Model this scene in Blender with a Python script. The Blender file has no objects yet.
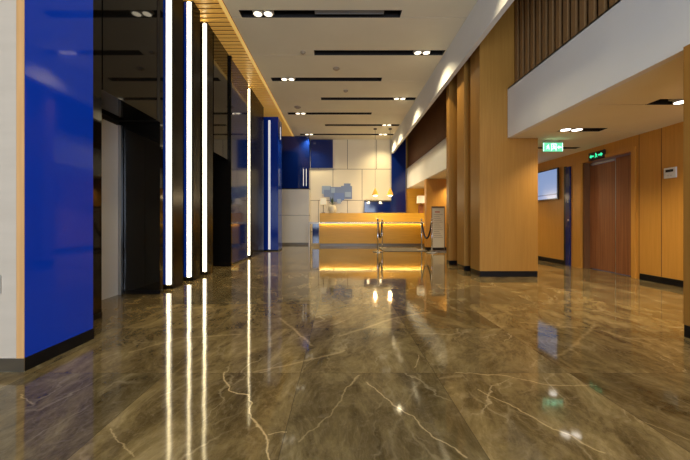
import bpy, bmesh, math, random
from mathutils import Vector, Matrix
random.seed(7)
C = bpy.context.scene
COL = C.collection
PI = math.pi
H = 0.9
# ------------------------------------------------------------------ camera
cam_d = bpy.data.cameras.new('camera'); cam = bpy.data.objects.new('camera', cam_d); COL.objects.link(cam)
cam.location = (0, 0, H); cam.rotation_euler = (PI/2, 0, 0)
cam_d.sensor_width = 36; cam_d.lens = 36*320/690.0
cam_d.shift_x = 5.5/690; cam_d.shift_y = -8/690.0
cam_d.clip_start = 0.05; cam_d.clip_end = 100
C.camera = cam
C.view_settings.view_transform = 'Standard'; C.view_settings.look = 'None'
C.view_settings.exposure = 0.0; C.view_settings.gamma = 1.0; C.view_settings.use_curve_mapping = False
# ------------------------------------------------------------------ world: dim dusk outside the entrance
w = bpy.data.worlds.new('world'); C.world = w; w.use_nodes = True
bg = w.node_tree.nodes['Background']; bg.inputs[0].default_value = (0.55, 0.68, 1.0, 1); bg.inputs[1].default_value = 0.12
SPOT = 2.6          # strength of every ceiling downlight
def lamp(name, kind, loc, rot, energy, col, **kw):
    d = bpy.data.lights.new(name, kind); d.energy = energy; d.color = col
    for k, v in kw.items(): setattr(d, k, v)
    o = bpy.data.objects.new(name, d); COL.objects.link(o); o.location = loc; o.rotation_euler = rot
    return o
# daylight coming through the entrance window behind the photographer
lamp('daylight', 'AREA', (0.6, -4.9, 1.9), (PI/2, 0, 0), 590, (0.72, 0.83, 1.0), shape='RECTANGLE', size=6.0, size_y=3.0)

# ------------------------------------------------------------------ materials
def mat(name, col, rough=0.5, metal=0.0, coat=0.0, emis=None, estr=0.0, spec=0.5):
    m = bpy.data.materials.new(name); m.use_nodes = True
    b = m.node_tree.nodes['Principled BSDF']
    b.inputs['Base Color'].default_value = (*col, 1); b.inputs['Roughness'].default_value = rough
    b.inputs['Metallic'].default_value = metal; b.inputs['Coat Weight'].default_value = coat
    b.inputs['Coat Roughness'].default_value = 0.03; b.inputs['Specular IOR Level'].default_value = spec
    if emis: b.inputs['Emission Color'].default_value = (*emis, 1); b.inputs['Emission Strength'].default_value = estr
    return m
def N(m, t, **kw):
    n = m.node_tree.nodes.new(t)
    for k, v in kw.items(): setattr(n, k, v)
    return n
def L(m, a, b): m.node_tree.links.new(a, b)
def noisy(m, col, col2, scale=(1,1,1), nscale=6.0, bump=0.0, detail=4):
    """mottles a base colour between two tones in world space"""
    b = m.node_tree.nodes['Principled BSDF']
    g = N(m, 'ShaderNodeNewGeometry'); mp = N(m, 'ShaderNodeMapping'); mp.inputs['Scale'].default_value = scale
    no = N(m, 'ShaderNodeTexNoise'); no.inputs['Scale'].default_value = nscale; no.inputs['Detail'].default_value = detail
    r = N(m, 'ShaderNodeValToRGB'); r.color_ramp.elements[0].position = .3; r.color_ramp.elements[1].position = .7
    r.color_ramp.elements[0].color = (*col, 1); r.color_ramp.elements[1].color = (*col2, 1)
    L(m, g.outputs['Position'], mp.inputs[0]); L(m, mp.outputs[0], no.inputs['Vector']); L(m, no.outputs[0], r.inputs[0]); L(m, r.outputs[0], b.inputs['Base Color'])
    if bump:
        bp = N(m, 'ShaderNodeBump'); bp.inputs['Strength'].default_value = bump; bp.inputs['Distance'].default_value = .01
        L(m, no.outputs[0], bp.inputs['Height']); L(m, bp.outputs[0], b.inputs['Normal'])
    return m
M = {}
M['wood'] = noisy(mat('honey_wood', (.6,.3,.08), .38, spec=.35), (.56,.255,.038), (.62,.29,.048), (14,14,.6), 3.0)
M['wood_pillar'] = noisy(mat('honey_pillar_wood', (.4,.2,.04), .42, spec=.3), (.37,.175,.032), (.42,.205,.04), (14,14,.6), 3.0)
M['wood_back'] = noisy(mat('amber_wood', (.6,.3,.08), .4, spec=.35), (.66,.35,.028), (.76,.41,.038), (.6,3,12), 3.0)
M['wood_dark'] = noisy(mat('walnut_slats', (.16,.075,.03), .5, spec=.3), (.15,.065,.024), (.21,.095,.036), (14,14,.6), 3.0)
M['slat_wood'] = noisy(mat('brown_slats', (.3,.17,.07), .5, spec=.3), (.30,.165,.065), (.36,.20,.08), (14,14,.6), 3.0)
M['door_wood'] = noisy(mat('red_brown_wood', (.3,.11,.04), .4), (.22,.075,.026), (.40,.155,.055), (18,18,.3), 3.0)
M['maple'] = noisy(mat('pale_maple', (.72,.62,.5), .45), (.57,.475,.36), (.61,.51,.39), (.8,.8,5), 3.0)
M['edge_wood'] = noisy(mat('orange_edge_wood', (.7,.38,.14), .45), (.64,.34,.12), (.74,.41,.16), (14,14,.6), 3.0)
M['ceiling'] = noisy(mat('ceiling_paint', (.86,.80,.68), .85, spec=.2), (.84,.79,.63), (.88,.83,.67), (1,1,1), 1.5)
M['white'] = noisy(mat('white_paint', (.74,.74,.73), .7, spec=.3), (.83,.83,.83), (.87,.87,.87), (1,1,1), 1.5)
M['cream'] = mat('cream_glazed_panel', (.84,.76,.60), .35)
M['blue'] = mat('blue_back_painted_glass', (.003,.05,.56), .06, coat=.0, spec=.5)
M['blue_dark'] = mat('deep_blue_glass', (.003,.016,.13), .07, spec=.5)
M['black'] = mat('black_glass', (.006,.005,.004), .04, spec=.36)
M['black_fin'] = mat('black_fin_glass', (.010,.007,.004), .22, spec=.08)
M['blue_mid'] = mat('mid_blue_glass', (.003,.03,.30), .08, spec=.35)
M['black_matt'] = mat('black_recess', (.012,.010,.009), .7)
M['kick'] = mat('black_plinth', (.005,.005,.006), .35, spec=.25)
M['detector'] = mat('beige_detector_plastic', (.42,.34,.24), .5)
M['plinth_dark'] = mat('bronze_plinth', (.20,.16,.10), .35)
M['steel'] = mat('brushed_steel', (.55,.56,.58), .28, metal=1)
M['steel_dark'] = mat('dull_steel', (.22,.21,.20), .35, metal=1)
M['chrome'] = mat('chrome', (.8,.8,.82), .1, metal=1)
M['grey_door'] = mat('grey_lift_door', (.82,.83,.82), .5, metal=.0)
M['gold'] = noisy(mat('gold_slats_added_glow', (.65,.38,.08), .32), (.88,.50,.10), (.94,.55,.12), (1,10,1), 2.0)
_b = M['gold'].node_tree.nodes['Principled BSDF']; _b.inputs['Emission Color'].default_value = (1,.55,.12,1); _b.inputs['Emission Strength'].default_value = .17  # faint amber glow added to the slats, standing in for light falling on them
M['gold_back'] = mat('gold_backing', (.26,.12,.03), .6)
M['led'] = mat('led_diffuser', (.9,.9,.9), .4, emis=(1,.93,.76), estr=1.15)
M['led_core'] = mat('led_core', (.9,.9,.9), .4, emis=(1,.80,.42), estr=11.0)
M['led_dim'] = mat('dim_led_diffuser', (.8,.8,.8), .4, emis=(.95,.95,.95), estr=.5)
M['led_warm'] = mat('amber_led', (.9,.7,.3), .4, emis=(1,.55,.12), estr=.45)
M['led_counter'] = mat('counter_led', (.9,.7,.3), .4, emis=(1,.72,.20), estr=20.0)
M['lens'] = mat('lamp_lens', (.9,.9,.9), .4, emis=(1,.86,.62), estr=3)
M['lens_cool'] = mat('cool_lamp_lens', (.9,.9,.9), .4, emis=(1,.93,.82), estr=8)
M['lamp_trim'] = mat('satin_lamp_ring', (.75,.72,.66), .35)
M['vent'] = mat('vent_slats', (.22,.21,.2), .5)
M['shade'] = mat('linen_shade', (.85,.78,.62), .8, emis=(1,.82,.5), estr=.35)
M['pendant'] = mat('amber_glass_pendant', (.85,.42,.06), .25, emis=(1,.42,.04), estr=.55)
M['bulb'] = mat('pendant_glow', (1,1,1), .4, emis=(1,.9,.7), estr=5)
M['cord'] = mat('dark_cord', (.03,.025,.02), .6)
M['stand_frame'] = mat('bronze_frame', (.12,.085,.05), .4)
M['rope'] = mat('dark_velvet_rope', (.015,.01,.016), .8)
M['paper'] = mat('notice_paper', (.72,.66,.52), .5)
M['ink_red'] = mat('faded_red_ink', (.5,.12,.07), .6)
M['ink'] = mat('grey_ink', (.35,.29,.22), .6)
M['ceramic'] = mat('pale_ceramic', (.75,.66,.48), .3)
M['leaf'] = mat('dark_leaf', (.05,.09,.035), .5)
M['art1'] = mat('pale_blue_print', (.30,.38,.50), .35)
M['art2'] = mat('slate_blue_print', (.17,.22,.36), .35)
M['art3'] = mat('strong_blue_print', (.13,.19,.42), .35)
M['screen'] = mat('lit_screen', (.1,.1,.12), .2, emis=(.36,.56,1.0), estr=.55)
M['screen_bar'] = mat('screen_bar', (.05,.06,.1), .2, emis=(.16,.22,.42), estr=.7)
M['tv_black'] = mat('tv_black', (.01,.01,.012), .3)
M['plastic'] = mat('white_plastic', (.72,.72,.70), .4)
M['green'] = mat('green_sign_light', (.05,.6,.3), .4, emis=(.04,.85,.38), estr=1.3)
M['green_glass'] = mat('green_lit_acrylic', (.1,.6,.3), .3, emis=(.14,.60,.34), estr=1.2)
M['sign_white'] = mat('pale_sign_light', (.8,1,.9), .4, emis=(.55,1,.75), estr=2.2)
M['stone'] = mat('pale_stone_top', (.6,.55,.46), .15)
M['floor_mat'] = noisy(mat('grey_mat', (.18,.16,.13), .9), (.07,.062,.05), (.13,.115,.09), (1,1,1), 60)
M['glass_pane'] = mat('entrance_glass', (.7,.8,.85), .02, spec=.5); M['glass_pane'].node_tree.nodes['Principled BSDF'].inputs['Transmission Weight'].default_value = 1

def FP(x, y):
    Y = 288.0/(y-222); return ((x-339.5)*Y/320, Y)
CRACKS = [([FP(*p) for p in pts], wd, st) for pts, wd, st in [
    ([(225,372),(222,380),(235,392),(250,397),(250,410),(262,432),(270,447),(271,475)], .006, 1.0),
    ([(267,435),(287,432)], .005, .7),
    ([(365,382),(395,405),(420,422),(432,437),(467,457)], .006, .9),
    ([(477,390),(515,407),(555,430),(605,452)], .006, .6),
    ([(345,392),(360,375)], .008, .6),
    ([(455,372),(510,377),(550,385),(595,385)], .007, .5),
    ([(595,325),(570,350),(556,356)], .02, .28), ([(280,318),(312,345)], .018, .45),
    ([(107,430),(135,455)], .005, .5), ([(20,395),(31,405)], .006, .5), ([(345,350),(300,362),(255,372)], .016, .35),
    ([(418,355),(416,368)], .006, .6), ([(340,336),(395,318),(430,312)], .022, .35), ([(650,345),(600,330),(520,322)], .02, .3),
    ([(130,352),(180,338),(240,334)], .018, .35), ([(300,440),(330,415),(345,392)], .006, .4), ([(640,420),(690,440)], .006, .4)]]
def marble():
    m = mat('brown_marble', (.1,.07,.04), .06, spec=.5)
    b = m.node_tree.nodes['Principled BSDF']; b.inputs['IOR'].default_value = 1.5
    g = N(m, 'ShaderNodeNewGeometry')
    def mp(sc, rot=0, src=None):
        n = N(m, 'ShaderNodeMapping'); n.inputs['Scale'].default_value = sc; n.inputs['Rotation'].default_value = (0,0,rot)
        L(m, src or g.outputs['Position'], n.inputs[0]); return n.outputs[0]
    def vm(op, a, bb=None):
        n = N(m, 'ShaderNodeVectorMath', operation=op)
        if hasattr(a, 'links'): L(m, a, n.inputs[0])
        else: n.inputs[0].default_value = a
        if bb is not None:
            if hasattr(bb, 'links'): L(m, bb, n.inputs[1])
            else: n.inputs[1].default_value = bb
        return n.outputs[0]
    def ma(op, a, bb=None, c=None, clamp=False):
        n = N(m, 'ShaderNodeMath', operation=op); n.use_clamp = clamp
        for i, v in enumerate((a, bb, c)):
            if v is None: continue
            if hasattr(v, 'links'): L(m, v, n.inputs[i])
            else: n.inputs[i].default_value = v
        return n.outputs[0]
    TILE = .8
    shifted = vm('SUBTRACT', g.outputs['Position'], (-.232, 1.907-.8*10, 0))
    scaled = vm('MULTIPLY', shifted, (1/TILE, 1/TILE, 0))
    idx = vm('FLOOR', scaled); fr = vm('FRACTION', scaled)
    wn = N(m, 'ShaderNodeTexWhiteNoise', noise_dimensions='3D'); L(m, idx, wn.inputs['Vector'])
    rnd = vm('MULTIPLY', wn.outputs['Color'], (17, 17, 9))
    rot = N(m, 'ShaderNodeVectorRotate', rotation_type='Z_AXIS')
    L(m, g.outputs['Position'], rot.inputs['Vector'])
    L(m, ma('MULTIPLY', ma('SUBTRACT', wn.outputs['Value'], .5), 1.1), rot.inputs['Angle'])
    pos = vm('ADD', rot.outputs[0], rnd)
    def noise(vec, s, d=6, dist=0, rough=.55):
        n = N(m, 'ShaderNodeTexNoise'); n.inputs['Scale'].default_value = s; n.inputs['Detail'].default_value = d
        n.inputs['Distortion'].default_value = dist; n.inputs['Roughness'].default_value = rough; L(m, vec, n.inputs['Vector']); return n
    # domain warp
    wnz = noise(pos, 2.2, 5)
    warp = vm('MULTIPLY', vm('SUBTRACT', wnz.outputs['Color'], (.5,.5,.5)), (.5,.5,0))
    p2 = vm('ADD', pos, warp)
    n1 = noise(mp((1.3, .6, 1), .7, pos), 3.8, 12, .5, .74)
    n2 = noise(mp((3.4, .7, 1), -.6, pos), 5.5, 10, .5, .74)
    n3 = noise(p2, 26, 6, .6, .7)
    def ramp(v, stops):
        r = N(m, 'ShaderNodeValToRGB'); cr = r.color_ramp
        while len(cr.elements) < len(stops): cr.elements.new(.5)
        for e, (p, c) in zip(cr.elements, stops): e.position = p; e.color = (*c, 1)
        L(m, v, r.inputs[0]); return r.outputs[0]
    base = ramp(n1.outputs[0], [(.32, (.055,.037,.015)), (.45, (.120,.085,.037)), (.56, (.21,.155,.072)), (.70, (.38,.295,.155))])
    def mix(f, a, bb, bt='MIX'):
        n = N(m, 'ShaderNodeMix', data_type='RGBA', blend_type=bt)
        if hasattr(f, 'links'): L(m, f, n.inputs[0])
        else: n.inputs[0].default_value = f
        for i, v in ((6, a), (7, bb)):
            if hasattr(v, 'links'): L(m, v, n.inputs[i])
            else: n.inputs[i].default_value = (*v, 1)
        return n.outputs[2]
    cloud = ma('MULTIPLY_ADD', n2.outputs[0], 3.2, -1.55, True)
    base = mix(ma('MULTIPLY', cloud, .5), base, (.27,.20,.105))
    fine = ma('MULTIPLY_ADD', n3.outputs[0], 6, -3.1, True)
    base = mix(ma('MULTIPLY', fine, .45), base, (.26,.20,.125))
    # thin long veins
    def veins(scale, sc, rotz, wdt, seedoff):
        v = N(m, 'ShaderNodeTexVoronoi', feature='DISTANCE_TO_EDGE'); v.inputs['Scale'].default_value = scale
        L(m, mp(sc, rotz, vm('ADD', p2, seedoff)), v.inputs['Vector'])
        return ma('SUBTRACT', 1, ma('DIVIDE', v.outputs['Distance'], wdt, None, True), None, True)
    mask = ma('MULTIPLY_ADD', noise(pos, 1.6, 2).outputs[0], 5, -2.35, True)
    mask2 = ma('MULTIPLY_ADD', noise(p2, 2.7, 3).outputs[0], 4, -1.7, True)
    v1 = ma('MULTIPLY', veins(.62, (1.7,.6,1), .8, .0055, (3,1,0)), mask)
    v2 = ma('MULTIPLY', veins(1.7, (2.3,.6,1), -.9, .028, (7,5,0)), ma('MULTIPLY', mask2, .6))
    v3 = ma('MULTIPLY', veins(7.5, (1.5,.7,1), .9, .06, (1,9,0)), mask2)
    base = mix(ma('MULTIPLY', v3, .28), base, (.34,.27,.17))
    base = mix(v2, base, (.40,.32,.20))
    base = mix(ma('MULTIPLY', v1, .5), base, (.62,.50,.32))
    # the slabs' own long cracks of pale calcite: polylines on the floor, wobbled by noise
    wob = vm('MULTIPLY', vm('SUBTRACT', noise(g.outputs['Position'], 9, 4).outputs['Color'], (.5,.5,.5)), (.07,.07,0))
    fp = vm('MULTIPLY', vm('ADD', g.outputs['Position'], wob), (1,1,0))
    total = None
    for pts, wd, st in CRACKS:
        dmin = None
        for (ax, ay), (bx_, by_) in zip(pts, pts[1:]):
            ba = (bx_-ax, by_-ay, 0); l2 = ba[0]**2+ba[1]**2
            pa = vm('SUBTRACT', fp, (ax, ay, 0))
            dt = N(m, 'ShaderNodeVectorMath', operation='DOT_PRODUCT'); L(m, pa, dt.inputs[0]); dt.inputs[1].default_value = ba
            h = ma('DIVIDE', dt.outputs['Value'], l2, None, True)
            sv = N(m, 'ShaderNodeVectorMath', operation='SCALE'); sv.inputs[0].default_value = ba; L(m, h, sv.inputs['Scale'])
            ln = N(m, 'ShaderNodeVectorMath', operation='LENGTH'); L(m, vm('SUBTRACT', pa, sv.outputs[0]), ln.inputs[0])
            dmin = ln.outputs['Value'] if dmin is None else ma('MINIMUM', dmin, ln.outputs['Value'])
        f = ma('MULTIPLY', ma('SUBTRACT', 1, ma('DIVIDE', dmin, wd, None, True)), st)
        total = f if total is None else ma('MAXIMUM', total, f)
    base = mix(ma('MULTIPLY', total, ma('MULTIPLY_ADD', n3.outputs[0], 1.2, .35, True)), base, (.66,.50,.28))
    # each tile a little lighter or darker
    wn2 = N(m, 'ShaderNodeTexWhiteNoise', noise_dimensions='3D'); L(m, vm('ADD', idx, (5.3,1.7,0)), wn2.inputs['Vector'])
    base = mix(ma('MULTIPLY', ma('GREATER_THAN', wn2.outputs['Value'], .62), .45), base, vm('MULTIPLY', base, (.62,.70,.85)))
    tone = ma('MULTIPLY_ADD', wn.outputs['Value'], .5, .88)
    sc = N(m, 'ShaderNodeVectorMath', operation='SCALE'); L(m, vm('MULTIPLY', base, (1.0,.95,.80)), sc.inputs[0]); L(m, tone, sc.inputs['Scale'])
    # joints
    sx = N(m, 'ShaderNodeSeparateXYZ'); L(m, fr, sx.inputs[0])
    def jn(o): return ma('LESS_THAN', ma('MINIMUM', o, ma('SUBTRACT', 1, o)), .0022)
    j = ma('MAXIMUM', jn(sx.outputs[0]), jn(sx.outputs[1]))
    fin = mix(ma('MULTIPLY', j, .6), sc.outputs[0], (.05,.035,.02))
    L(m, fin, b.inputs['Base Color'])
    # gentle unevenness of polished slabs, so lamps wobble in the mirror
    bn = noise(g.outputs['Position'], 1.7, 2)
    bp = N(m, 'ShaderNodeBump'); bp.inputs['Strength'].default_value = .10; bp.inputs['Distance'].default_value = .02
    L(m, bn.outputs[0], bp.inputs['Height']); L(m, bp.outputs[0], b.inputs['Normal'])
    return m
M['marble'] = marble()

def brick_wall():
    """big staggered cream panels with thin dark joints, 1.2 x 1.28 m"""
    m = mat('cream_stone_panels', (.6,.5,.35), .38)
    b = m.node_tree.nodes['Principled BSDF']
    g = N(m, 'ShaderNodeNewGeometry'); s = N(m, 'ShaderNodeSeparateXYZ'); c = N(m, 'ShaderNodeCombineXYZ')
    L(m, g.outputs['Position'], s.inputs[0])
    ax = N(m, 'ShaderNodeMath', operation='ADD'); ax.inputs[1].default_value = 12.27; L(m, s.outputs[0], ax.inputs[0])
    az = N(m, 'ShaderNodeMath', operation='ADD'); az.inputs[1].default_value = 2.08; L(m, s.outputs[2], az.inputs[0])
    L(m, ax.outputs[0], c.inputs[0]); L(m, az.outputs[0], c.inputs[1])
    br = N(m, 'ShaderNodeTexBrick'); br.offset = .5
    br.inputs['Color1'].default_value = (.84,.75,.55,1); br.inputs['Color2'].default_value = (.78,.68,.48,1); br.inputs['Mortar'].default_value = (.16,.11,.06,1)
    br.inputs['Scale'].default_value = 1; br.inputs['Mortar Size'].default_value = .011; br.inputs['Brick Width'].default_value = 1.2; br.inputs['Row Height'].default_value = 1.29
    br.inputs['Mortar Smooth'].default_value = .1
    L(m, c.outputs[0], br.inputs['Vector']); L(m, br.outputs[0], b.inputs['Base Color'])
    return m
M['panels'] = brick_wall()

# ------------------------------------------------------------------ helpers
def bx(bm, x0, x1, y0, y1, z0, z1, bev=0):
    vs = [bm.verts.new((x, y, z)) for x in (x0, x1) for y in (y0, y1) for z in (z0, z1)]
    idx = [(0,1,3,2), (4,6,7,5), (0,4,5,1), (2,3,7,6), (0,2,6,4), (1,5,7,3)]
    fs = [bm.faces.new([vs[i] for i in f]) for f in idx]
    if bev:
        es = list({e for f in fs for e in f.edges})
        bmesh.ops.bevel(bm, geom=es, offset=bev, segments=2, affect='EDGES', profile=.5)
def prism(bm, pts, a0, a1, axis='y'):
    """polygon pts extruded along one axis; pts are the other two coordinates in order"""
    def P(p, a):
        return {'y': (p[0], a, p[1]), 'x': (a, p[0], p[1]), 'z': (p[0], p[1], a)}[axis]
    A = [bm.verts.new(P(p, a0)) for p in pts]; B = [bm.verts.new(P(p, a1)) for p in pts]
    bm.faces.new(A); bm.faces.new(list(reversed(B)))
    n = len(pts)
    for i in range(n): bm.faces.new((A[i], B[i], B[(i+1) % n], A[(i+1) % n]))
    bmesh.ops.recalc_face_normals(bm, faces=bm.faces)
def lathe(bm, prof, seg=24, c=(0,0,0), cap=True):
    rings = []
    for r, z in prof:
        rings.append([bm.verts.new((c[0]+r*math.cos(2*PI*k/seg), c[1]+r*math.sin(2*PI*k/seg), c[2]+z)) for k in range(seg)])
    for a, b in zip(rings, rings[1:]):
        for k in range(seg): bm.faces.new((a[k], a[(k+1) % seg], b[(k+1) % seg], b[k]))
    if cap: bm.faces.new(list(reversed(rings[0]))); bm.faces.new(rings[-1])
    bmesh.ops.recalc_face_normals(bm, faces=bm.faces)
def tube(bm, pts, r, seg=10):
    pts = [Vector(p) for p in pts]; rings = []
    for i, p in enumerate(pts):
        d = (pts[min(i+1, len(pts)-1)] - pts[max(i-1, 0)]).normalized()
        up = Vector((0,0,1)) if abs(d.z) < .9 else Vector((1,0,0))
        a = d.cross(up).normalized(); b = d.cross(a)
        rings.append([bm.verts.new(p + r*(a*math.cos(2*PI*k/seg) + b*math.sin(2*PI*k/seg))) for k in range(seg)])
    for A, B in zip(rings, rings[1:]):
        for k in range(seg): bm.faces.new((A[k], A[(k+1) % seg], B[(k+1) % seg], B[k]))
    bm.faces.new(list(reversed(rings[0]))); bm.faces.new(rings[-1])
    bmesh.ops.recalc_face_normals(bm, faces=bm.faces)
def obj(name, bm, m, parent=None, loc=None, smooth=False, label=None, kind=None):
    me = bpy.data.meshes.new(name)
    if parent is not None:
        pl = Vector(parent.location); q = parent.parent
        while q is not None: pl += Vector(q.location); q = q.parent
    if loc is None: loc = (0, 0, 0)
    bm.to_mesh(me); bm.free()
    if smooth:
        for p in me.polygons: p.use_smooth = True
    me.materials.append(M[m] if isinstance(m, str) else m)
    o = bpy.data.objects.new(name, me); COL.objects.link(o); o.location = loc
    if parent is not None: o.parent = parent
    if label: o['label'] = label
    if kind: o['kind'] = kind
    return o
def box(name, m, b, parent=None, bev=0, label=None, kind=None):
    bm = bmesh.new(); bx(bm, *b, bev); return obj(name, bm, m, parent, label=label, kind=kind)
def struct(name, bm, m, parent=None):
    o = obj(name, bm, m, parent)
    if parent is None: o['kind'] = 'structure'
    return o
def sbox(name, m, b, parent=None):
    bm = bmesh.new(); bx(bm, *b); return struct(name, bm, m, parent)
def thing(name, label, cat, loc=(0,0,0), group=None, rz=0):
    o = bpy.data.objects.new(name, None); COL.objects.link(o); o.location = loc; o.rotation_euler = (0,0,rz)
    o.empty_display_size = .1; o['label'] = label; o['category'] = cat
    if group: o['group'] = group
    return o
def tag(o, label, cat, group=None):
    o['label'] = label; o['category'] = cat
    if group: o['group'] = group
    return o
def dup(root, loc, label=None, group=None):
    r = root.copy(); COL.objects.link(r); r.location = loc
    if label: r['label'] = label
    if group: r['group'] = group
    for ch in list(root.children):
        c = ch.copy(); COL.objects.link(c); c.parent = r
        for g in ch.children:
            d = g.copy(); COL.objects.link(d); d.parent = c
    return r
def slab(bm, x0, x1, y0, y1, z0, z1, holes):
    """horizontal slab with rectangular holes cut through it"""
    xs = sorted({x0, x1} | {v for h in holes for v in h[:2] if x0 < v < x1})
    ys = sorted({y0, y1} | {v for h in holes for v in h[2:] if y0 < v < y1})
    for i in range(len(xs)-1):
        for j in range(len(ys)-1):
            cx, cy = (xs[i]+xs[i+1])/2, (ys[j]+ys[j+1])/2
            if any(h[0] < cx < h[1] and h[2] < cy < h[3] for h in holes): continue
            bx(bm, xs[i], xs[i+1], ys[j], ys[j+1], z0, z1)

CZ = 4.30      # high ceiling
LZ = 2.28      # low ceiling on the right
YB = 13.2      # back wall
YR = -5.0      # wall behind the photographer
# ------------------------------------------------------------------ room shell
sbox('floor', 'marble', (-4.2, 7.0, YR, YB+.2, -.1, 0))
bm = bmesh.new(); bx(bm, -4.2, -4.0, YR, 1.927, 0, 4.6); bx(bm, -3.05, -2.95, 2.48, YB, 0, 4.6)
struct('wall_left', bm, 'black_matt')
sbox('wall_back', 'panels', (-3.0, 2.75, YB, YB+.2, 0, 4.6))
sbox('wall_back_right', 'wood_back', (2.75, 4.75, YB, YB+.2, 0, 4.6))
# rear wall with the entrance window the daylight comes through
bm = bmesh.new()
bx(bm, -4.2, -2.6, YR-.2, YR, 0, 4.6); bx(bm, 3.8, 4.9, YR-.2, YR, 0, 4.6); bx(bm, -2.6, 3.8, YR-.2, YR, 3.5, 4.6)
struct('wall_rear', bm, 'wood')

# ceiling with the slots
SLOT_W = .19
slots = []     # (x0, x1, yc)
for k in range(7):
    yc = 5.23 + 1.2*k
    if k == 6: slots.append((-1.53, 2.10, yc))
    elif k % 2 == 0: slots.append((-1.62, 1.005, yc))
    else: slots.append((-.51, 2.10, yc))
holes = [(a, b, y-SLOT_W/2, y+SLOT_W/2) for a, b, y in slots]
joints = []
for a, b, y in slots:
    yf = y+SLOT_W/2
    if a > -1.7: joints.append((-1.79, a, yf-.014, yf))
    if b < 2.05: joints.append((b, 2.12, yf-.014, yf))
bm = bmesh.new(); slab(bm, -1.79, 2.12, YR, YB, CZ, CZ+.03, holes + joints)
bx(bm, -4.2, -1.79, YR, 1.9, CZ, CZ+.03)
ceiling = struct('ceiling', bm, 'ceiling')
sbox('trim_1', 'black_matt', (-1.79, 2.12, 4.5, YB, CZ+.20, CZ+.22))      # dark void above the joints
# beam on the right: vertical white face, thin lip
bm = bmesh.new(); bx(bm, 2.12, 2.20, YR, YB, 3.69, 4.60)
struct('trim_2', bm, 'white')
sbox('ceiling_void', 'black_matt', (2.20, 2.96, YR, YB, 4.60, 4.63))
# low white bulkhead and low ceiling
bm = bmesh.new(); bx(bm, 2.76, 2.84, YR, 5.25, LZ, 3.09); bx(bm, 2.76, 2.84, 5.63, YB, LZ, 3.09); bx(bm, 2.76, 2.90, YR, YB, 3.07, 3.09)
struct('wall_bulkhead', bm, 'white')
lslots = [(3.25, 4.05, 5.97), (3.31, 3.95, 4.79), (3.60, 4.20, 3.68)]
lholes = [(a, b, y-.09, y+.09) for a, b, y in lslots]
lj = [(a2, b2, y+.076, y+.09) for (a2, b2, y) in ((3.05, 3.60, 3.68), (3.95, 4.72, 4.79), (2.9, 3.31, 4.79))]
lholes[0] = (3.20, 4.45, 5.90, 6.03)
bm = bmesh.new(); slab(bm, 2.84, 4.80, YR, YB, LZ, LZ+.03, lholes + lj)
struct('ceiling_low', bm, 'ceiling')
sbox('trim_3', 'black_matt', (2.86, 4.78, 2.0, YB, LZ+.17, LZ+.19))

# right wall with the door recess
DX0, DX1, DZ = 5.16, 6.24, 2.04
XR = 4.72
bm = bmesh.new()
bx(bm, XR, XR+.2, YR, DX0, 0, LZ+.1); bx(bm, XR, XR+.2, DX1, YB, 0, LZ+.1); bx(bm, XR, XR+.2, DX0, DX1, DZ, LZ+.1)
wr = struct('wall_right', bm, 'wood')
bm = bmesh.new(); bx(bm, XR-.015, XR, 2.0, 5.02, 0, .095); bx(bm, XR-.015, XR, 6.58, YB, 0, .095)
struct('baseboard_right', bm, 'kick')
# panel joints of the right wall: narrow dark strips let in between the boards
for y in (5.04, 4.69, 3.9):
    sbox('trim_4', 'wood_dark', (XR-.002, XR+.01, y-.004, y+.004, .095, LZ))
# door surround and two leaves
bm = bmesh.new()
bx(bm, XR-.02, XR+.0, DX0-.07, DX0, 0, DZ+.06); bx(bm, XR-.02, XR+.0, DX1, DX1+.20, 0, DZ+.06); bx(bm, XR-.02, XR, DX0, DX1, DZ, DZ+.06)
d = struct('door_1', bm, 'wood')
box('door_leaf', 'door_wood', (XR+.10, XR+.14, DX0+.002, DX0+.42, .01, DZ-.02), d)
lf = box('door_leaf', 'door_wood', (XR+.13, XR+.17, DX0+.43, DX1-.04, .01, DZ-.06), d)
box('door_jamb', 'wood_dark', (XR+.02, XR+.18, DX1-.045, DX1-.002, 0, DZ), d, label='dark jamb on the far side of the doorway')
box('door_closer_track', 'steel', (XR+.10, XR+.13, DX0+.45, DX1-.10, DZ-.055, DZ-.025), d, label='grey metal rail above the far leaf')
box('meeting_edge', 'steel', (XR+.095, XR+.128, DX0+.421, DX0+.429, .01, DZ-.02), d, label='pale metal edge where the leaves meet')

# entrance window behind the photographer
bm = bmesh.new()
for x in (-2.6, -.47, 1.66, 3.74): bx(bm, x, x+.06, YR-.12, YR-.04, 0, 3.5)
bx(bm, -2.6, 3.8, YR-.12, YR-.04, 3.44, 3.5); bx(bm, -2.6, 3.8, YR-.12, YR-.04, 0, .06)
wdw = struct('window_1', bm, 'black_matt')

# ------------------------------------------------------------------ left side: wall end with blue glass side
t = thing('wall_end_cabinet', 'pale maple wall end with orange edge and large blue glass side, at far left', 'wall panel', (0,0,0))
box('carcass', 'black_matt', (-3.99, -1.926, 1.951, 2.46, .0, 4.28), t)
box('maple_panel', 'maple', (-3.99, -1.948, 1.928, 1.95, .08, 4.28), t, label='pale maple front panel')
box('edge_board', 'edge_wood', (-1.946, -1.90, 1.927, 1.931, .08, 4.28), t, label='orange wood edge board')
box('glass_panel', 'blue', (-1.925, -1.90, 1.932, 2.467, .08, 4.28), t, label='royal blue glossy glass panel')
box('plinth', 'kick', (-1.925, -1.895, 1.928, 2.472, 0, .08), t, label='black plinth')
box('plinth_front', 'steel', (-3.99, -1.895, 1.922, 1.927, 0, .08), t, label='brushed metal plinth')
sw = box('wall_switch', 'steel', (-2.10, -2.035, 1.915, 1.928, .47, .58), None, .004); tag(sw, 'small grey plate low on the pale maple panel at the left edge', 'switch')

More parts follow.
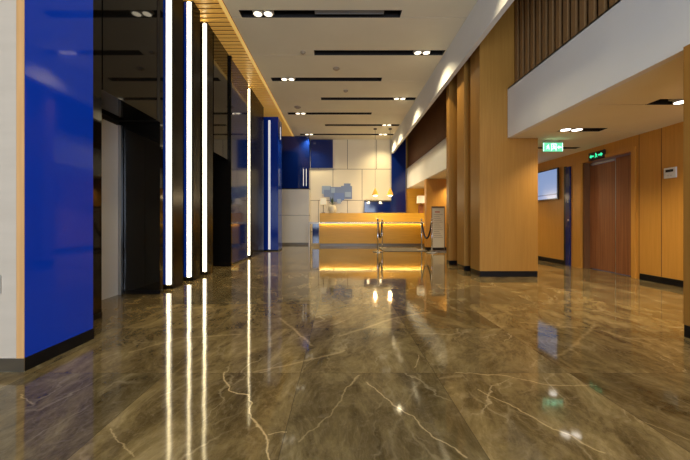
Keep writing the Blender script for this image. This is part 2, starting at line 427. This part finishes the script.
# black glass piers and lift recess
def pier(label, b, m='black', name='glass_pier', side=None, kick=True):
    t = thing(name, label, 'wall panel')
    x0, x1, y0, y1, z0, z1 = b
    box('glass_front', m, (x0, x1, y0, y1, .05 if kick else 0, z1), t)
    if kick: box('plinth', 'kick', (x0, x1+.004, y0-.004, y1+.004, 0, .05), t)
    return t
pier('narrow black glass pier right behind the big blue glass panel', (-2.94, -2.245, 2.475, 3.02, 0, 4.285))
t = thing('lift_surround', 'black glass wall above and around the grey lift door', 'wall panel')
box('glass_front', 'black', (-2.94, -2.24, 3.03, 3.93, 2.15, 4.285), t)
box('header', 'black_matt', (-2.94, -2.72, 3.03, 3.95, 2.10, 2.149), t)
box('mullion', 'black_matt', (-2.94, -2.235, 3.932, 3.99, 2.15, 4.285), t)
box('jamb', 'steel', (-2.94, -2.70, 3.955, 3.99, 0, 2.099), t, label='dark metal jamb')
dd = sbox('door_2', 'grey_door', (-2.90, -2.735, 3.03, 3.95, 0, 2.09))
box('centre_seam', 'black_matt', (-2.7349, -2.7335, 3.50, 3.505, 0, 2.09), dd)
pier('wide black glass pier between the grey lift door and first light column', (-2.94, -2.243, 4.0, 4.07, 0, 4.285))
sbox('wall_left_glass', 'black', (-2.94, -2.50, 4.075, 5.68, 0, 4.285))

def light_column(label, xl, xr, y0, y1, blue_w, lit='led', fin='black_fin', z1=4.26, z0=.06, xs=-2.24):
    t = thing('light_column', label, 'light', group='tall light columns along the left wall')
    box('glass_fin', fin, (-2.49, xs, y0, y1, 0, 4.285), t, label='glossy glass fin')
    df = box('diffuser', lit, (xl, xr, y0-.018, y0-.002, z0, z1), t, label='glowing white strip')
    cx = (xl+xr)/2; box('light_core', 'led_core', (cx-.016, cx+.016, y0-.024, y0-.0185, z0, z1), df)
    if blue_w: box('blue_edge', 'blue', (xl-blue_w, xl-.002, y0-.014, y0-.002, z0, z1), t, label='blue glass edge strip')
    return t
light_column('tall glowing white light column nearest the camera', -2.329, -2.257, 4.31, 4.58, .048)
light_column('tall glowing light column, second from the camera', -2.332, -2.262, 4.90, 5.14, .044)
light_column('tall glowing light column third from the camera, beside the dark recess', -2.317, -2.25, 5.43, 5.66, .0)
# second lift recess and blue bay
t = thing('lift_surround', 'black glass over the dark recess right after the third light column', 'wall panel')
box('glass_front', 'black', (-2.94, -2.24, 5.70, 6.49, 2.15, 4.285), t)
t = thing('glass_pier', 'tall black glass pier between the third light column and dark blue glass bay', 'wall panel')
box('glass_front', 'black', (-2.94, -2.20, 6.50, 6.56, .0, 4.285), t)
sbox('door_3', 'black', (-2.94, -2.72, 5.70, 6.48, 0, 4.285))
t = thing('blue_glass_bay', 'dark blue mirror-like glass bay before the fourth light column', 'wall panel')
box('glass_panel', 'blue_dark', (-2.94, -2.24, 6.565, 7.84, .04, 4.285), t)
box('plinth', 'kick', (-2.94, -2.236, 6.565, 7.84, 0, .04), t)
light_column('slender glowing light column standing alone beyond the blue glass bay', -2.335, -2.258, 8.10, 9.45, .03)
t = thing('blue_pier', 'blue glass pier with a dim white light strip, left of the reception', 'pillar')
box('glass_panel', 'blue_mid', (-2.94, -1.90, 9.92, 10.55, .04, 4.16), t)
box('plinth', 'kick', (-2.94, -1.895, 9.915, 10.555, 0, .04), t)
box('light_strip', 'led_dim', (-2.205, -2.14, 9.905, 9.918, .05, 4.05), t, label='dim white light strip')
box('side_reflection', 'led_dim', (-1.898, -1.892, 10.25, 10.33, 3.55, 3.95), t, label='short glowing strip standing in for a reflection on the side')  # soffit's reflection in the side glass, put in as a dim glowing strip

# gold slatted soffit over the left wall
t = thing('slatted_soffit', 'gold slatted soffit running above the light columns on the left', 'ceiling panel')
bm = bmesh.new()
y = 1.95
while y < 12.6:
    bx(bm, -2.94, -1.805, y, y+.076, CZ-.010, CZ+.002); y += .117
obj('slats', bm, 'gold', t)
box('backing', 'gold_back', (-2.94, -1.80, 1.95, 12.65, CZ+.10, CZ+.12), t)
box('edge_light', 'led_warm', (-1.86, -1.795, 1.95, 12.65, CZ-.018, CZ-.011), t, label='amber glowing edge strip')

# ------------------------------------------------------------------ ceiling slots, downlights, vent
def slot_thing(a, b, yc, w, z, label, grp, dep=.14, name='ceiling_slot', m='black_matt'):
    t = thing(name, label, 'ceiling slot', ((a+b)/2, yc, z), grp)
    l = b-a; e = .004
    bm = bmesh.new()
    bx(bm, -l/2, l/2, -w/2, w/2, dep, dep+.01)
    bx(bm, -l/2-.01, -l/2, -w/2, w/2, 0.031, dep); bx(bm, l/2, l/2+.01, -w/2, w/2, .031, dep)
    bx(bm, -l/2, l/2, -w/2-.01, -w/2, .031, dep); bx(bm, -l/2, l/2, w/2, w/2+.01, .031, dep)
    obj('trough', bm, m, t)
    bm = bmesh.new()
    r = .006
    bx(bm, -l/2, l/2, -w/2, -w/2+r, 0, .03); bx(bm, -l/2, l/2, w/2-r, w/2, 0, .03)
    bx(bm, -l/2, -l/2+r, -w/2+r, w/2-r, 0, .03); bx(bm, l/2-r, l/2, -w/2+r, w/2-r, 0, .03)
    obj('rim', bm, m, t)
    return t
names = ['first', 'second', 'third', 'fourth', 'fifth', 'sixth', 'last']
side = ['with the air grille, nearest the camera', 'reaching the right beam, second from the camera', 'starting beside the gold soffit, third from the camera',
        'reaching the right beam, fourth from the camera', 'starting beside the gold soffit, fifth from the camera', 'reaching the right beam, sixth from the camera', 'spanning the ceiling nearest the reception wall']
for (a, b, y), s in zip(slots, side):
    slot_thing(a, b, y, SLOT_W, CZ, 'long dark ceiling slot ' + s, 'long slots in the high ceiling')
def downlight(x, y, z, label, grp, energy=60, beam=95, col=(1,.83,.50), r=.055, lens='lens', pair=True):
    """a square-bodied twin spot let into a slot"""
    t = thing('downlight', label, 'light', (x, y, z), grp)
    bm = bmesh.new(); w = .17 if pair else .09
    bx(bm, -w, w, -.07, .07, .035, .06); obj('lamp_body', bm, 'lamp_trim', t)
    for sx in ((-.085, .085) if pair else (0,)):
        bm = bmesh.new(); lathe(bm, [(.076, -.004), (.076, .035), (.066, .035), (.066, -.004), (.076, -.004)], 24, (sx, 0, 0), False); ring = obj('lamp_ring', bm, 'lamp_trim', t, smooth=False)
        bm = bmesh.new(); lathe(bm, [(.066, .0), (.066, .02)], 24, (sx, 0, 0)); obj('lens', bm, lens, ring)
    if energy:
        s = lamp('downlight_beam', 'SPOT', (x, y, z-.01), (0,0,0), energy*SPOT, col, spot_size=math.radians(beam), spot_blend=.9, shadow_soft_size=.05)
        s.parent = t; s.location = (0, 0, -.02)
    return t
g = 'downlights in the ceiling slots'
DL = [(-1.25, 0, 'bright downlight at the left end of the slot nearest the camera'), (1.66, 1, 'downlight at the right end of the second ceiling slot, beside the beam'),
      (-1.23, 2, 'downlight at the left end of the third ceiling slot'), (1.66, 3, 'downlight at the right end of the fourth ceiling slot, beside the beam'),
      (-1.22, 4, 'downlight at the left end of the fifth ceiling slot'), (1.66, 5, 'downlight at the right end of the sixth ceiling slot'),
      (-1.18, 6, 'left downlight of the last ceiling slot, above the blue wall panel'), (1.69, 6, 'right downlight of the last ceiling slot, above the pendants')]
for x, k, lab in DL: downlight(x, 5.23+1.2*k, CZ, lab, g, 60 if k < 6 else 66, (125 if x > 0 else 95) if k < 6 else 130)
# the row goes on overhead, out of the photograph: only its light matters
for x, y in ((1.78, 4.03), (-1.25, 2.83), (1.78, 1.63)):
    lamp('downlight_beam', 'SPOT', (x, y, CZ-.03), (0,0,0), 24*SPOT, (1,.83,.50), spot_size=math.radians(95), spot_blend=.9, shadow_soft_size=.05)
t = thing('air_grille', 'grey air grille in the ceiling slot nearest the camera', 'vent', (.16, 5.23, CZ))
bm = bmesh.new(); bx(bm, -.56, .56, -.075, -.065, .0, .03); bx(bm, -.56, .56, .0, .006, .0, .03); bx(bm, -.56, -.55, -.065, 0, 0, .03); bx(bm, .55, .56, -.065, 0, 0, .03); bx(bm, -.005, .005, -.065, 0, 0, .03)
obj('frame', bm, 'vent', t)
bm = bmesh.new()
for k in range(7): bx(bm, -.55, .55, -.062+k*.009, -.058+k*.009, .006, .026)
obj('louvres', bm, 'vent', t)
# smoke detectors and sprinklers
def puck(x, y, r, label, h=.04):
    t = thing('smoke_detector', label, 'smoke detector', (x, y, CZ))
    bm = bmesh.new(); lathe(bm, [(r*1.0, 0), (r, -h*.35), (r*.92, -h*.45)], 24); obj('base', bm, 'detector', t)
    bm = bmesh.new(); lathe(bm, [(r*.7, -h*.45), (r*.62, -h*.9), (r*.35, -h)], 24); obj('sensor_dome', bm, 'detector', t)
puck(-.07, 7.08, .075, 'round ceiling detector between the second and third slots, mid ceiling')
puck(.16, 8.28, .06, 'small round ceiling detector between the third and fourth slots')
puck(-1.24, 9.46, .10, 'wide round ceiling detector left of the fourth slot, nearer the gold soffit')
puck(-.73, 6.40, .05, 'small round ceiling fitting left of the second slot end')

# ------------------------------------------------------------------ right: pillars and slatted wood above the bulkhead
def pillar(label, x0, x1, y0, y1, z1, stuff='wood_pillar'):
    t = thing('wood_pillar', label, 'pillar', ((x0+x1)/2, (y0+y1)/2, 0), 'honey wood pillars on the right')
    hx, hy = (x1-x0)/2, (y1-y0)/2
    bm = bmesh.new(); bx(bm, -hx, hx, -hy, hy, .095, z1, .004); obj('cladding', bm, stuff, t)
    bm = bmesh.new(); bx(bm, -hx+.004, hx-.004, -hy+.004, hy-.004, 0, .094); obj('plinth', bm, 'kick', t, label='black plinth')
    return t
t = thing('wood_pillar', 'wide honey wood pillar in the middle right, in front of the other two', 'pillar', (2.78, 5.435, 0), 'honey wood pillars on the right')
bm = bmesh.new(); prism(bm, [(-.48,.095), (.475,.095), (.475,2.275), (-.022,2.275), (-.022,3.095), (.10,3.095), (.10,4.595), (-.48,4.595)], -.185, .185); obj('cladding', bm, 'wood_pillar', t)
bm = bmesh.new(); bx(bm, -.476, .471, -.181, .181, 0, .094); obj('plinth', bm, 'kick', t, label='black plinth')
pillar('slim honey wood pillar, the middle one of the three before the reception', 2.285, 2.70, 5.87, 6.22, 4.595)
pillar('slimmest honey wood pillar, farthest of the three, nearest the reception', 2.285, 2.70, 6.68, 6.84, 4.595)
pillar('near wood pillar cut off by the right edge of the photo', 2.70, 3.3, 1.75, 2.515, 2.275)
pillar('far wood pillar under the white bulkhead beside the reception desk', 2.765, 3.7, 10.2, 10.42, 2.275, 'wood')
# slatted wall
t = thing('slatted_wall_panel', 'dark brown upright wooden slats above the white bulkhead, upper right', 'wall panel')
bm = bmesh.new(); y = .8
while y < 5.2: bx(bm, 2.86, 2.90, y, y+.075, 3.095, 4.595); y += .14
obj('slats', bm, 'slat_wood', t)
box('backing', 'black_matt', (2.91, 2.93, .8, 5.24, 3.095, 4.595), t)
t = thing('brown_wall_panel', 'plain dark brown wood band above the far white bulkhead', 'wall panel')
bm = bmesh.new()
y = 5.64
while y < 12.9: bx(bm, 2.80, 2.84, y, y+.596, 3.095, 4.595); y += .6
obj('boards', bm, 'wood_dark', t)

# ------------------------------------------------------------------ back wall features
t = thing('blue_wall_box', 'big dark blue glass box on the left of the back wall, above the cream panels', 'wall panel')
box('glass_front', 'blue_dark', (-2.4, -1.20, 12.62, 13.19, 2.23, 4.285), t)
box('underside', 'black_matt', (-2.4, -1.205, 12.63, 13.19, 2.20, 2.228), t)
for x in (-1.42, -1.31): box('pale_line', 'led_dim', (x-.012, x+.012, 12.612, 12.618, 2.32, 3.0), t, label='thin pale vertical line')  # two thin pale upright lines on the box front
t = thing('cream_wall_volume', 'cream panelled wall block under the dark blue glass box', 'wall panel')
bm = bmesh.new(); bx(bm, -2.4, -1.20, 12.68, 13.19, .08, 1.16); bx(bm, -2.4, -1.20, 12.68, 13.19, 1.172, 2.198)
obj('panels', bm, 'cream', t)
box('joint', 'black_matt', (-2.39, -1.21, 12.70, 13.18, 1.161, 1.171), t); box('plinth', 'plinth_dark', (-2.4, -1.21, 12.69, 13.19, 0, .079), t)
bp = box('blue_wall_panel', 'blue_dark', (-1.19, -.27, 13.13, 13.195, 3.12, 4.28)); tag(bp, 'square blue glass panel high on the back wall beside the blue box', 'wall panel')
t = thing('blue_frame_panel', 'dark blue L-shaped glass panel behind the reception pendants', 'wall panel')
box('upright', 'blue_dark', (2.12, 2.70, 13.05, 13.195, 1.30, 4.28), t); box('ledge', 'blue_dark', (1.02, 2.115, 13.05, 13.195, 1.30, 1.72), t); box('ledge_top', 'black_matt', (1.02, 2.115, 13.03, 13.195, 1.722, 1.77), t)
for k, x in enumerate((1.12, 1.24, 1.33, 1.46, 1.58)):
    bm = bmesh.new(); lathe(bm, [(.022, 0), (.03, .05), (.032, .07)], 14); o = obj('small_cup', bm, 'ceramic', loc=(x, 13.09, 1.771))
    tag(o, 'small pale cup in the row on the dark blue ledge', 'cup', 'small pale cups on the blue ledge')
# blurred blue wall graphic
t = thing('blue_wall_graphic', 'soft-edged blue graphic of overlapping patches on the cream wall', 'wall art', (0, 13.17, 0))
for k, (x0, x1, y0, y1, m_) in enumerate([(322,331,186,194,'art1'), (330,342,187,202,'art2'), (341,352,186,199,'art2'), (344,350.5,183.5,190,'art2'), (334,344,193,200.5,'art3'), (324,330,190,197,'art2'), (337,341,199,203.5,'art1'), (345,351,192,197,'art1'), (331,335,188,193,'art1')]):
    q = YB-.03
    X0, X1 = (x0-339.5)*q/320, (x1-339.5)*q/320; Z0, Z1 = H+(222-y1)*q/320, H+(222-y0)*q/320
    bm = bmesh.new(); bx(bm, X0, X1, -.004-.0035*k, -.001-.0035*k, Z0, Z1, .0); obj('colour_patch', bm, m_, t)

# ------------------------------------------------------------------ reception counter
YC = 11.75
t = thing('reception_counter', 'long orange wood reception counter with a glowing strip under its top', 'counter', (0, YC, 0))
box('front_panel', 'wood_back', (-.75, 3.42, .14, .60, .10, .86), t)
box('plinth', 'plinth_dark', (-.74, 3.42, .17, .58, 0, .098), t, label='dark bronze plinth')
box('countertop', 'stone', (-1.13, 3.42, -.10, .42, .862, .90), t, .004, label='thin pale stone top')
box('nosing', 'stone', (-1.13, 3.42, -.10, -.085, .832, .861), t, label='pale stone nosing')
box('raised_ledge', 'wood_back', (-.75, 3.42, .43, .60, .862, 1.24), t, label='raised rear ledge')
box('light_strip', 'led_counter', (-.74, 3.40, .085, .115, .850, .861), t, label='glowing yellow strip')
box('end_leg', 'stone', (-1.13, -1.08, -.08, .40, 0, .861), t, label='pale end leg')
box('modesty_panel', 'blue_dark', (-1.0, -.76, .08, .11, .11, .86), t, label='dark blue panel')
# left and right table lamps
def table_lamp(x, y, z, label, s=1.0, wide=1.0):
    t = thing('table_lamp', label, 'lamp', (x, y, z), 'table lamps on the reception counter')
    bm = bmesh.new(); lathe(bm, [(.014*s, .02), (.012*s, .40*s)], 18); obj('stem', bm, 'cord', t)
    bm = bmesh.new(); bx(bm, -.08*s*wide, .08*s*wide, -.06*s, .06*s, 0, .02+.30*(wide > 1)); obj('base', bm, 'door_wood' if wide > 1 else 'cord', t)
    bm = bmesh.new(); prism(bm, [(-.14*s, .38*s), (.14*s, .38*s), (.125*s, .66*s), (-.125*s, .66*s)], -.12*s, .12*s); obj('lamp_shade', bm, 'shade', t)
    return t
table_lamp(-.62, 12.26, 1.242, 'table lamp with small pale shade at the left end of the counter', .85)
tl = table_lamp(3.12, 12.26, 1.242, 'table lamp with square cream shade at the right end of the counter', 1.0, 1.05)
t = thing('flower_pot', 'squat pale ceramic pot with a few dark leaves on the left of the counter', 'plant pot', (-.28, 12.26, 1.242))
bm = bmesh.new(); lathe(bm, [(.11, 0), (.15, .08), (.16, .20), (.13, .30), (.12, .30)], 20); obj('pot', bm, 'ceramic', t, smooth=True)
bm = bmesh.new()
for k in range(9):
    a = 2*PI*k/9; r = .14+.05*(k % 3); zt = .36+.09*(k % 4)
    p0 = Vector((0,0,.29)); p2 = Vector((math.cos(a)*r, math.sin(a)*r*.6, zt)); mid = (p0+p2)/2+Vector((0,0,.05)); n = Vector((-math.sin(a), math.cos(a), 0))*.025
    v = [bm.verts.new(p) for p in (p0, mid-n, p2, mid+n)]; bm.faces.new(v)
obj('leaves', bm, 'leaf', t)
bm = bmesh.new(); lathe(bm, [(.05, 0), (.06, .03), (.03, .035)], 16); tag(obj('small_dish', bm, 'ceramic', loc=(.08, 12.24, 1.242)), 'small dish beside the pale pot on the counter', 'dish')
# pendants
def pendant(x, label):
    t = thing('pendant_lamp', label, 'lamp', (x, 11.65, 1.87), 'amber pendants over the counter')
    bm = bmesh.new(); lathe(bm, [(.108, .0), (.103, .05), (.075, .13), (.035, .21), (.022, .25), (.012, .26), (.012, .255), (.03, .20), (.07, .125), (.095, .05), (.10, .0), (.108, .0)], 24, (0,0,0), False); o = obj('lamp_shade', bm, 'pendant', t, smooth=True)
    bm = bmesh.new(); lathe(bm, [(.02, -.03), (.07, -.02), (.082, .0), (.08, .02)], 20); obj('bulb', bm, 'bulb', t, smooth=True)
    bm = bmesh.new(); tube(bm, [(0,0,.25), (0,0,CZ-1.87-.03)], .005, 6); obj('cord', bm, 'cord', t)
    bm = bmesh.new(); lathe(bm, [(.06, CZ-1.87-.03), (.06, CZ-1.87-.001)], 20); obj('ceiling_rose', bm, 'cord', t)
    s = lamp('pendant_light', 'POINT', (0,0,-.08), (0,0,0), 26, (1,.75,.4), shadow_soft_size=.05); s.parent = t
pendant(1.30, 'left one of the two small amber pendant lamps')
pendant(1.845, 'right one of the two amber pendant lamps, in front of the blue panel')

# ------------------------------------------------------------------ stanchions, ropes, mat, notice stand
bm = bmesh.new(); bx(bm, 1.36, 2.62, 9.75, 11.0, .001, .012, .002); tag(obj('floor_mat', bm, 'floor_mat'), 'flat grey mat on the floor in front of the counter', 'mat')
def stanchion(x, y, label):
    t = thing('rope_stanchion', label, 'stanchion', (x, y, 0), 'steel rope stanchions before the counter')
    bm = bmesh.new(); lathe(bm, [(.16, 0), (.16, .012), (.14, .022), (.04, .035), (.028, .05)], 28); obj('base', bm, 'steel_dark', t, smooth=False)
    bm = bmesh.new(); lathe(bm, [(.022, .045), (.022, .90)], 16); obj('pole', bm, 'chrome', t, smooth=True)
    bm = bmesh.new(); lathe(bm, [(.022, .86), (.034, .87), (.034, .91), (.022, .92), (.014, .93), (.028, .95), (.034, .97), (.026, .995), (.008, 1.005)], 18); obj('finial', bm, 'chrome', t, smooth=True)
    return t
A, B, Cc, D = (1.15, 9.6), (1.46, 10.95), (2.70, 9.35), (2.60, 10.12)
stanchion(*A, 'steel stanchion of the left rope pair, nearer the camera'); stanchion(*B, 'steel stanchion of the left rope pair, nearer the counter')
stanchion(*Cc, 'steel stanchion beside the notice stand'); stanchion(*D, 'steel stanchion of the right rope pair, nearer the counter')
def rope(a, b, label):
    t = thing('barrier_rope', label, 'rope', (a[0], a[1], 0), 'dark barrier ropes between stanchions')
    pts = []; dx, dy = b[0]-a[0], b[1]-a[1]; ln = math.hypot(dx, dy); e = .04/ln
    for k in range(25):
        u = k/24; s = e+(1-2*e)*u; pts.append((dx*s, dy*s, .87-.46*(1-(2*u-1)**2)**.8))
    bm = bmesh.new(); tube(bm, pts, .027, 10); obj('rope', bm, 'rope', t, smooth=True)
    for s, p in ((e, pts[0]), (1-e, pts[-1])):
        bm = bmesh.new(); lathe(bm, [(.024, -.04), (.026, 0), (.02, .015)], 12, p); obj('end_clip', bm, 'chrome', t)
rope(A, B, 'dark sagging rope between the two left stanchions'); rope(Cc, D, 'dark sagging rope between the two right stanchions')
t = thing('notice_stand', 'upright notice board stand with printed lines beside the far pillars', 'sign', (3.02, 9.80, 0))
bm = bmesh.new()
bx(bm, -.20, -.185, -.015, .015, .03, 1.38); bx(bm, .185, .20, -.015, .015, .03, 1.38); bx(bm, -.185, .185, -.015, .015, 1.33, 1.38); bx(bm, -.185, .185, -.015, .015, .10, .12)
obj('frame', bm, 'stand_frame', t)
box('foot', 'steel_dark', (-.22, .22, -.15, .15, 0, .03), t, .004)
box('board', 'paper', (-.184, .184, -.008, .008, .121, 1.329), t)
bm = bmesh.new(); bx(bm, -.10, .05, -.0095, -.0082, 1.19, 1.225); obj('heading', bm, 'ink_red', t)
bm = bmesh.new()
for k in range(13):
    z = 1.12-k*.058; x = .14-.05*((k*7) % 4)/3*2
    bx(bm, -.14, x, -.0095, -.0082, z, z+.014)
obj('printed_lines', bm, 'ink', t)

# ------------------------------------------------------------------ right hand wall: TV, blue panel, signs, thermostat
lg = 'slots in the low ceiling on the right'
slot_thing(3.20, 4.45, 5.965, .13, LZ, 'thin dark slot in the low ceiling above the hanging exit sign', lg, .12)
slot_thing(3.31, 3.95, 4.79, .18, LZ, 'short dark slot in the low ceiling between the exit sign and right edge', lg, .12)
slot_thing(3.60, 4.20, 3.68, .18, LZ, 'dark slot in the low ceiling nearest the right edge of the photo', lg, .12)
downlight(3.47, 4.79, LZ, 'downlight in the short low ceiling slot right of the bulkhead', g, 40, 120, (1,.86,.62), lens='lens_cool')
downlight(4.02, 3.68, LZ, 'downlight in the low ceiling slot at the right edge of the photo', g, 40, 120, (1,.86,.62), lens='lens_cool')
downlight(3.98, 5.965, LZ, 'downlight in the thin slot near the wall exit sign', g, 14, 120, (1,.86,.62), lens='lens_cool', pair=False)
for x, y in ((3.6, 7.9), (3.6, 9.9), (3.6, 12.0), (3.8, 2.4)):
    lamp('downlight_beam', 'SPOT', (x, y, LZ-.02), (0,0,0), 46*SPOT, (1,.84,.58), spot_size=math.radians(120), spot_blend=.9, shadow_soft_size=.05)
t = thing('wall_television', 'black-framed flat television with pale blue screen on the right wall', 'television', (XR, 7.42, 1.73))
bm = bmesh.new(); bx(bm, -.05, -.02, -.57, .57, -.34, .34, .006); obj('casing', bm, 'tv_black', t)
bm = bmesh.new(); bx(bm, -.0525, -.0505, -.545, .545, -.215, .315); obj('screen', bm, 'screen', t)
bm = bmesh.new(); bx(bm, -.0525, -.0505, -.545, .545, -.235, -.217); obj('screen_bar', bm, 'screen_bar', t, label='dark bar across the screen')
bm = bmesh.new(); bx(bm, -.0525, -.0505, -.545, .545, -.315, -.237); obj('screen', bm, 'screen', t)
bm = bmesh.new(); bx(bm, -.02, -.001, -.2, .2, -.15, .15); obj('wall_bracket', bm, 'tv_black', t)
t = thing('blue_door_panel', 'narrow dark blue glass panel between the television and the wood door', 'wall panel')
box('glass_panel', 'blue_dark', (XR-.03, XR-.001, 6.52, 6.64, 0, 2.03), t); box('edge_strip', 'kick', (XR-.03, XR-.001, 6.641, 6.69, 0, 2.05), t)
box('handle', 'steel', (XR-.05, XR-.031, 6.545, 6.56, 1.30, 1.36), t); box('lock', 'steel', (XR-.04, XR-.031, 6.54, 6.565, .92, .96), t)
def runner(bm, x, z, s, flip=1, ax='x', base=0, th=.003):
    """running figure made of flat tapered strokes"""
    def stroke(p, q, wd):
        p, q = Vector(p), Vector(q); d = (q-p); n = Vector((-d.y, d.x)).normalized()*wd/2
        P = [p-n, q-n*.8, q+n*.8, p+n]; P = [(x+flip*a.x*s, z+a.y*s) for a in P]
        f = bmesh.new(); 
        if ax == 'x': prism(f, [(a, b) for a, b in P], base-th, base, 'y')
        else: prism(f, [(a, b) for a, b in P], base-th, base, 'x')
        me = bpy.data.meshes.new('tmp'); f.to_mesh(me); f.free(); bm.from_mesh(me); bpy.data.meshes.remove(me)
    stroke((0,.30), (-.06,0), .17); stroke((-.06,.02), (.16,-.10), .10); stroke((.16,-.10), (.14,-.34), .08); stroke((-.06,.02), (-.16,-.20), .10); stroke((-.16,-.20), (-.36,-.24), .08)
    stroke((0,.28), (.20,.12), .07); stroke((0,.28), (-.20,.20), .07); stroke((-.20,.20), (-.26,.04), .06); stroke((.03,.34), (.07,.50), .15)
def poly(bm, pts, ax, base, th):
    f = bmesh.new(); prism(f, pts, base-th, base, 'y' if ax == 'x' else 'x')
    me = bpy.data.meshes.new('tmp'); f.to_mesh(me); f.free(); bm.from_mesh(me); bpy.data.meshes.remove(me)
# hanging sign
t = thing('hanging_exit_sign', 'glowing green exit sign hanging from the low ceiling, running figure and arrow', 'sign', (3.60, 5.40, 0))
box('acrylic_plate', 'green_glass', (-.165, .165, -.006, .006, 2.09, 2.235), t, label='green lit plate')
box('mounting_rail', 'steel', (-.165, .165, -.012, .012, 2.236, 2.262), t)
for x in (-.12, .12): box('hanger', 'steel', (x-.004, x+.004, -.004, .004, 2.263, 2.279), t)
bm = bmesh.new(); runner(bm, -.085, 2.155, .10, 1, 'x', -.0065)
poly(bm, [(-.03,2.105), (-.02,2.105), (-.02,2.22), (-.03,2.22)], 'x', -.0065, .003); poly(bm, [(.045,2.105), (.055,2.105), (.055,2.22), (.045,2.22)], 'x', -.0065, .003)
poly(bm, [(-.02,2.21), (.045,2.21), (.045,2.22), (-.02,2.22)], 'x', -.0065, .003); runner(bm, .012, 2.155, .10, -1, 'x', -.0065)
obj('running_figure', bm, 'sign_white', t)
bm = bmesh.new(); poly(bm, [(.07,2.16), (.10,2.19), (.10,2.17), (.14,2.17), (.14,2.15), (.10,2.15), (.10,2.13)], 'x', -.0065, .003); obj('arrow', bm, 'sign_white', t)
for x in (-.163, .155): box('border', 'sign_white', (x, x+.008, -.0095, -.0065, 2.095, 2.23), t)
# wall sign
t = thing('wall_exit_sign', 'black exit sign with green running figure on the wall above the door', 'sign', (XR, 5.85, 2.115))
bm = bmesh.new(); bx(bm, -.03, -.001, -.18, .18, -.075, .075, .004); obj('casing', bm, 'tv_black', t)
bm = bmesh.new(); runner(bm, 0, -.005, .11, 1, 'y', -.031)
obj('running_figure', bm, 'green', t)
for s in (-1, 1):
    bm = bmesh.new(); poly(bm, [(s*.15,0), (s*.11,.035), (s*.11,.014), (s*.055,.014), (s*.055,-.014), (s*.11,-.014), (s*.11,-.035)], 'y', -.031, .003)
    obj('arrow', bm, 'green', t)
# thermostat
t = thing('thermostat', 'small white wall controller with dark display near the right edge', 'thermostat', (XR, 4.555, 1.60))
bm = bmesh.new(); bx(bm, -.022, -.001, -.085, .085, -.075, .075, .006); obj('body', bm, 'plastic', t)
bm = bmesh.new(); bx(bm, -.0245, -.0222, -.05, .055, .012, .048); obj('display', bm, 'tv_black', t)
for y in (-.03, .012): box('button', 'steel', (-.0245, -.0222, y, y+.018, -.045, -.03), t)
